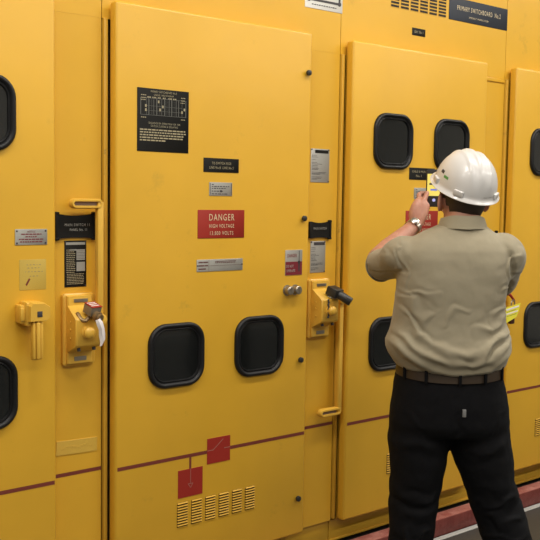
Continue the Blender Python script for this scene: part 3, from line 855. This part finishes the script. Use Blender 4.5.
obj('shirt', b, SHIRT, man, world=False, smooth=0).data.shade_smooth()
for z, y in ((1.36, .098), (1.27, .132), (1.17, .143), (1.07, .145)):
    bb = B(); lathe(bb, (.008, y - .006, z), (0, 1, 0), [(0, .006), (.004, .006)], 12); obj('shirt_button', bb, CREAMP, man, world=False)
# rims at the sleeve ends
for S0, E0, ra in ((LS + Vector((0, -.004, -.022)), LE + Vector((0, -.004, -.022)), (.0585, .056)), (RS, RE, (.0525, .059))):
    b = B(); ax = (E0 - S0).normalized(); c = S0.lerp(E0, .925 if S0.x < 0 else .785)
    loft(b, [disc_ring(c, (ra[0]+.004, ra[1]+.004), ax, 28), disc_ring(c + ax*.0045, (ra[0]+.002, ra[1]+.002), ax, 28), disc_ring(c + ax*.0045, (ra[0] - .004, ra[1] - .004), ax, 28), disc_ring(c + ax*.001, (ra[0] - .006, ra[1] - .006), ax, 28)])
    obj('sleeve_hem', b, SHIRT, man, world=False)
# collar
b = B()
def cring(cx, cy, z, r1, r2, tilt): return [Vector((cx + r1*math.cos(2*PI*i/40), cy + r2*math.sin(2*PI*i/40), z + tilt*math.sin(2*PI*i/40) + .0015*math.sin(2*PI*i/40*5))) for i in range(40)]
loft(b, [cring(.026, .010, 1.402, .088, .078, -.006), cring(.027, .014, 1.422, .081, .074, -.008), cring(.028, .018, 1.440, .075, .070, -.010), cring(.028, .018, 1.4425, .073, .068, -.010), cring(.028, .018, 1.440, .0705, .066, -.010), cring(.027, .014, 1.415, .0705, .066, -.010)], False, False)
obj('shirt_collar', b, SHIRT, man, world=False)

# ---- trousers
b = B()
tr = [(.950, -.006, .010, .172, .118), (.90, -.005, .010, .184, .122), (.86, -.003, .010, .193, .128), (.80, -.001, .008, .203, .134), (.74, .0, .010, .208, .136), (.72, .003, .012, .209, .130), (.70, .004, .012, .207, .118)]
loft(b, [ering(cx, cy, z, hw, hd, 40, 0, 2.4) for z, cx, cy, hw, hd in tr])
tube(b, [(-.100, .012, .75), (-.102, .014, .67), (-.106, .018, .53), (-.112, .022, .45), (-.121, .010, .32), (-.126, .000, .17), (-.128, -.004, .055)],
     [(.104, .115), (.108, .110), (.093, .100), (.087, .092), (.080, .088), (.078, .090), (.080, .094)], 28, round_ends=False, ref=(0, 1, 0))
tube(b, [(.106, .012, .75), (.110, .014, .67), (.146, .020, .54), (.172, .026, .45), (.220, .012, .32), (.262, .004, .17), (.286, .000, .055)],
     [(.106, .115), (.108, .110), (.093, .100), (.088, .092), (.085, .088), (.084, .090), (.086, .094)], 28, round_ends=False, ref=(0, 1, 0))
b = remesh(b, .006, 10, .6)
b.normal_update()
TF = [([(-.19, .67), (-.12, .68), (-.05, .66)], .014, .007), ([(.19, .70), (.13, .66), (.06, .64)], .014, .008), ([(-.19, .50), (-.12, .47), (-.04, .49)], .013, .010), ([(-.18, .44), (-.10, .42), (-.03, .45)], .012, .009),
      ([(.24, .50), (.17, .46), (.10, .47)], .013, .010), ([(.26, .44), (.20, .41), (.13, .43)], .012, .009), ([(-.17, .80), (-.12, .74), (-.10, .66)], .006, .003), ([(.17, .80), (.13, .74), (.12, .66)], .006, .003),
      ([(-.19, .36), (-.12, .34), (-.05, .37)], .012, .008), ([(.14, .36), (.22, .33), (.29, .36)], .012, .008), ([(-.19, .12), (-.12, .10), (-.05, .13)], .012, .010), ([(.20, .13), (.28, .10), (.35, .13)], .012, .010), ([(.003, .86), (.003, .66)], .004, -.004)]
FOLDS_SHIRT, FOLDS[:] = list(FOLDS), TF
mv = []
for v in b.verts:
    x, y, z = v.co; n = v.normal
    low = max(0, min(1, (.72 - z) / .2))
    d = fold_h(x, z) * (.35 + .65 * max(0, -n.y)) + (.002 + .006*low) * noise.noise(Vector((x*8, y*8, z*14))) + .0012 * noise.noise(Vector((x*35, y*35, z*35)))
    mv.append((v, n * d))
for v, d in mv: v.co += d
trousers = obj('trousers', b, TROUS, man, world=False, smooth=0); trousers.data.shade_smooth()
b = B(); box(b, .017, .029, -.1330, -.125, .785, .810, .001); obj('trouser_tag', b, M_('light_grey_label', (.20, .20, .20), .6), trousers, world=False)['label'] = 'small light label on the back pocket'
for cx in (-.11, .10):
    b = B()
    loft(b, [[Vector((cx + sx*.058, yy - (.0 if abs(sx) < 1 else -.010), z)) for sx, z in ((-1, .845), (-.3, .842), (.3, .842), (1, .845), (1, .715), (0, .695), (-1, .715))] for yy in (-.112, -.1275)])
    b.free()
# belt and loops
b = B()
def bring(z, k): return [q + Vector((0, 0, .013*(q.x/.2)**2)) for q in ering(-.004, .010, z, .180 + k, .1235 + k, 48, 0, 2.4)]
loft(b, [bring(.893, -.002), bring(.893, .0045), bring(.934, .001), bring(.934, -.006)], False, False)
belt = obj('belt', b, BELT, man, world=False)
for a in (-150, -118, -88, -62, -30):
    ra = math.radians(a); c, s_ = math.cos(ra), math.sin(ra)
    x = -.004 + .1935*math.copysign(abs(c)**(2/2.4), c); y = .010 + .137*math.copysign(abs(s_)**(2/2.4), s_)
    m = Matrix.Translation((x*.965, y*.965 + .0005, .914 + .013*(x/.2)**2)) @ Matrix.Rotation(math.atan2(s_/.137**1, c/.1935**1) - PI/2, 4, 'Z')
    b = B(); box(b, -.005, .005, -.003, .003, -.026, .024, .001, mat=m); obj('belt_loop', b, TROUS, trousers, world=False)
# boots
for ax, rz in ((-.128, 6), (.286, -14)):
    b = B(); m = Matrix.Translation((ax, .0, 0)) @ Matrix.Rotation(math.radians(rz), 4, 'Z')
    loft(b, [[m @ Vector((w_*math.cos(2*PI*i/20)*(1 if k_ else 1), .055 + l_*math.sin(2*PI*i/20) - of, z)) for i in range(20)] for z, w_, l_, of, k_ in
             ((.0, .050, .150, 0, 1), (.022, .052, .150, 0, 1), (.024, .048, .145, 0, 1), (.055, .047, .138, .004, 1), (.080, .042, .100, .040, 1), (.100, .040, .060, .062, 1), (.150, .042, .052, .062, 1))])
    obj('boot', b, BOOT, man, world=False)['label'] = 'black boot'
# watch
ax = (LW - LE).normalized(); wc = LE.lerp(LW, .90)
b = B(); loft(b, [disc_ring(wc + ax*d, (r_, r_*.84), ax, 30) for d, r_ in ((-.009, .029), (-.009, .0345), (.009, .0335), (.009, .028))], False, False)
watch = obj('wrist_watch', b, M_('watch_steel', (.55, .50, .42), .28, .9), man, world=False); watch['label'] = 'steel wrist watch'
b = B()
out = (Vector((-.2, -.85, .35)) - ax * Vector((-.2, -.85, .35)).dot(ax)).normalized()
lathe(b, wc + out*.026, out, [(0, .016), (.009, .016), (.011, .013)], 20); obj('watch_case', b, M_('watch_case_steel', (.62, .60, .56), .25, .9), watch, world=False)

# ---- hard hat
Hat = Matrix.Translation((.039, .052, 1.549)) @ Matrix.Rotation(math.radians(3), 4, 'Y') @ Matrix.Rotation(math.radians(15), 4, 'Z') @ Matrix.Rotation(math.radians(24), 4, 'X') @ Matrix.Diagonal((.96, .97, .97, 1))
b = B(); NU, NV = 96, 30
def hatpt(a, t, k=0.):
    # a: direction, t: 0 rim .. 1 crown
    c, s_ = math.cos(a), math.sin(a)
    e = t * PI/2; ce = math.cos(e)**.88; se = math.sin(e)
    x = (.1085 + k) * c * ce; y = (.130 + k) * s_ * ce; z = (.130 + k) * se
    h = 0
    for xo, wd, ht in ((0, .011, .0048), (-.036, .006, .0036), (.036, .006, .0036)):
        h += ht * math.exp(-((x - xo)/wd)**4)
    h *= max(0, min(1, (z - .040)/.045))
    nrm = Vector((x/.1085**2, y/.13**2, z/.13**2)).normalized()
    return Vector((x, y, z)) + nrm * h
rings = []
def brim(a, ext, z):
    c, s_ = math.cos(a), math.sin(a); vis = .026 * max(0, s_)**2.2
    e = ext * (1 + (vis/.014 if ext > .003 else 0) )
    return Vector(((.1085 + e*(1 if True else 0)*min(1, 1))*c if False else (.1085 + ext)*c, (.130 + ext + (vis if ext > .003 else 0))*s_, z - (.010*max(0, s_)**2 if ext > .003 else 0)))
A = [2*PI*i/NU for i in range(NU)]
rings.append([brim(a, -.004, -.001) for a in A])
rings.append([brim(a, .012, -.0060) for a in A])
rings.append([brim(a, .0138, -.0035) for a in A])
rings.append([brim(a, .0125, -.0015) for a in A])
rings.append([brim(a, .004, .0035) for a in A])
for j in range(NV): 
    t = .05 + .945 * j/(NV-1); rings.append([hatpt(a, t) for a in A])
loft(b, rings, False, True)
inner = [[hatpt(a, t, -.0035) - Vector((0, 0, .0)) for a in A] for t in (.02, .3, .6, .9)]
loft(b, [[brim(a, -.004, -.001) for a in A]] + inner, False, True)
b.transform(Hat)
hat = obj('hard_hat', b, HATM, man, world=False, smooth=60); hat['label'] = 'white hard hat'
for a_ in (-PI/2 + .72, -PI/2 - .72, .12, PI - .12):
    c, s_ = math.cos(a_), math.sin(a_)
    pos = Vector((.1095*c, .131*s_, .014)); nrm = Vector((c/.1085, s_/.13, 0)).normalized()
    m = Hat @ Matrix.Translation(pos) @ Matrix.Rotation(math.atan2(nrm.y, nrm.x) + PI/2, 4, 'Z')
    b = B(); box(b, -.018, .018, -.0065, .006, -.009, .012, .003, mat=m); obj('accessory_slot', b, HATM, hat, world=False)
def on_hat(u, v, a0, t0, k):
    a = a0 + u/.115; return hatpt(a, t0 + v/.19, k)
def decal(a0, t0, w_, h_, k, mat, name, nx=8):
    b = B()
    for kk in (0,):
        g = [[b.verts.new(Hat @ on_hat(-w_/2 + w_*i/nx, -h_/2 + h_*j/3, a0, t0, k)) for i in range(nx+1)] for j in range(4)]
        for j in range(3):
            for i in range(nx): b.faces.new((g[j][i], g[j][i+1], g[j+1][i+1], g[j+1][i]))
    return obj(name, b, mat, hat, world=False)
decal(PI + .26, .22, .024, .009, .0006, GREENP, 'green_logo')['label'] = 'green logo print'
decal(PI + .0, .27, .020, .011, .0006, INKP, 'dark_logo')['label'] = 'dark logo print'
for i in range(7): pass
b = B()
for i in range(14):
    if i in (4, 9): continue
    a0 = -PI/2 + .12 + i*.040
    q = [hatpt(a0 + s_*.014, .085 + v*.008, .0006) for s_, v in ((-1, -1), (1, -1), (1, 1), (-1, 1))]
    b.faces.new([b.verts.new(Hat @ p_) for p_ in q])
obj('rear_print', b, M_('faint_grey_print', (.36, .35, .34), .5), hat, world=False)['label'] = 'faint grey print on the rear brim'

# ---- phone held in both hands
ph = empty('phone', (0, 0, 0), 'black phone held up portrait by the man, its screen showing a yellow picture', 'phone')
mw = worldm(man)
ph.location = (mw @ Vector((PH.x, PH.y, PH.z - .0715))); ph.rotation_euler = (0, 0, -.682128595)
b = B(); loft(b, [rr(0, .0715, .036 - i, .0715 - i, .009 - i, y, 6) for i, y in ((.002, -.0042), (0, -.0022), (0, .0022), (.002, .0042))])
obj('phone_body', b, BLACKM, ph, world=False)
SCR = M_('screen_yellow', (.5, .42, .05), .3, emit=(.90, .74, .20), estr=.62)
b = B(); box(b, -.0325, .0325, -.0049, -.0042, .042, .126); o = obj('phone_screen', b, SCR, ph, world=False); o['label'] = 'lit yellow screen'
b = B(); box(b, -.025, .000, -.0053, -.0049, .084, .091); obj('screen_dark_label', b, INKP, o, world=False)
b = B(); box(b, -.020, .006, -.0053, -.0049, .062, .069); obj('screen_blue_label', b, M_('screen_blue', (.1, .12, .4), .4, emit=(.15, .2, .6), estr=.6), o, world=False)
b = B(); box(b, -.0325, .0325, -.0049, -.0042, .008, .0415); p2 = obj('camera_controls', b, BLACKM, ph, world=False)
b = B(); lathe(b, (-.006, -.0049, .026), (0, -1, 0), [(0, .0062), (.0004, .0062)], 16); obj('shutter_button', b, M_('screen_blue_white', (.3, .3, .5), .4, emit=(.35, .38, .75), estr=.7), p2, world=False)
b = B(); box(b, -.0325, .0325, -.0049, -.0042, .1265, .136); obj('camera_top_bar', b, BLACKM, ph, world=False)

# ------------------------------------------------------------------ lights of the room
def fixture(x, y, label, power, w=1.2, d=.28):
    root = empty('ceiling_light', (x, y, 3.38), label, 'ceiling light', 'fluorescent ceiling lights')
    b = B(); box(b, x - w/2 - .03, x + w/2 + .03, y - d/2 - .03, y + d/2 + .03, 3.40, 3.499, .006); obj('light_housing', b, WHITEP, root)
    b = B(); box(b, x - w/2, x + w/2, y - d/2, y + d/2, 3.394, 3.402); 
    obj('light_diffuser', b, M_('lamp_glow', (.9, .9, .88), .5, emit=(1, .95, .86), estr=3.0), root)
    l = bpy.data.lights.new('tube_lamp', 'AREA'); l.shape = 'RECTANGLE'; l.size = w; l.size_y = d; l.energy = power; l.color = (1, .95, .87)
    lo = bpy.data.objects.new('tube_lamp', l); COL.objects.link(lo); lo.parent = root; lo.location = (0, 0, .005)
ROWS = [(-1.15, 28), (-3.4, 30)]
names = ['near the switchgear', 'behind the camera']
for (y, pw), nm in zip(ROWS, names):
    for x, side in ((-2.4, 'far left'), (-.6, 'left'), (1.2, 'middle'), (3.0, 'right'), (4.8, 'far right')):
        fixture(x, y, f'{side} fluorescent ceiling light in the row {nm}', pw)
w = bpy.data.worlds.new('World'); S.world = w; w.use_nodes = True
w.node_tree.nodes['Background'].inputs[0].default_value = (.5, .48, .45, 1)
w.node_tree.nodes['Background'].inputs[1].default_value = .05

# ------------------------------------------------------------------ camera
yaw, pitch, roll = .682128595, -.0790070676, .0153682479
f = Vector((math.sin(yaw)*math.cos(pitch), math.cos(yaw)*math.cos(pitch), math.sin(pitch)))
r = Vector((math.cos(yaw), -math.sin(yaw), 0)); u = r.cross(f)
r2 = r*math.cos(roll) + u*math.sin(roll); u2 = -r*math.sin(roll) + u*math.cos(roll)
cam = bpy.data.cameras.new('camera'); co = bpy.data.objects.new('camera', cam); COL.objects.link(co)
m = Matrix((( r2.x, u2.x, -f.x, -1.5315715), (r2.y, u2.y, -f.y, -2.71328611), (r2.z, u2.z, -f.z, 1.35725648), (0, 0, 0, 1)))
co.matrix_world = m
cam.sensor_width = 36; cam.sensor_fit = 'HORIZONTAL'; cam.lens = 36 * 913.62 / 540
cam.clip_start = .05
S.camera = co
S.view_settings.view_transform = 'Standard'; S.view_settings.look = 'None'; S.view_settings.gamma = 1
S.view_settings.use_curve_mapping = False
S.view_settings.exposure = 0.0
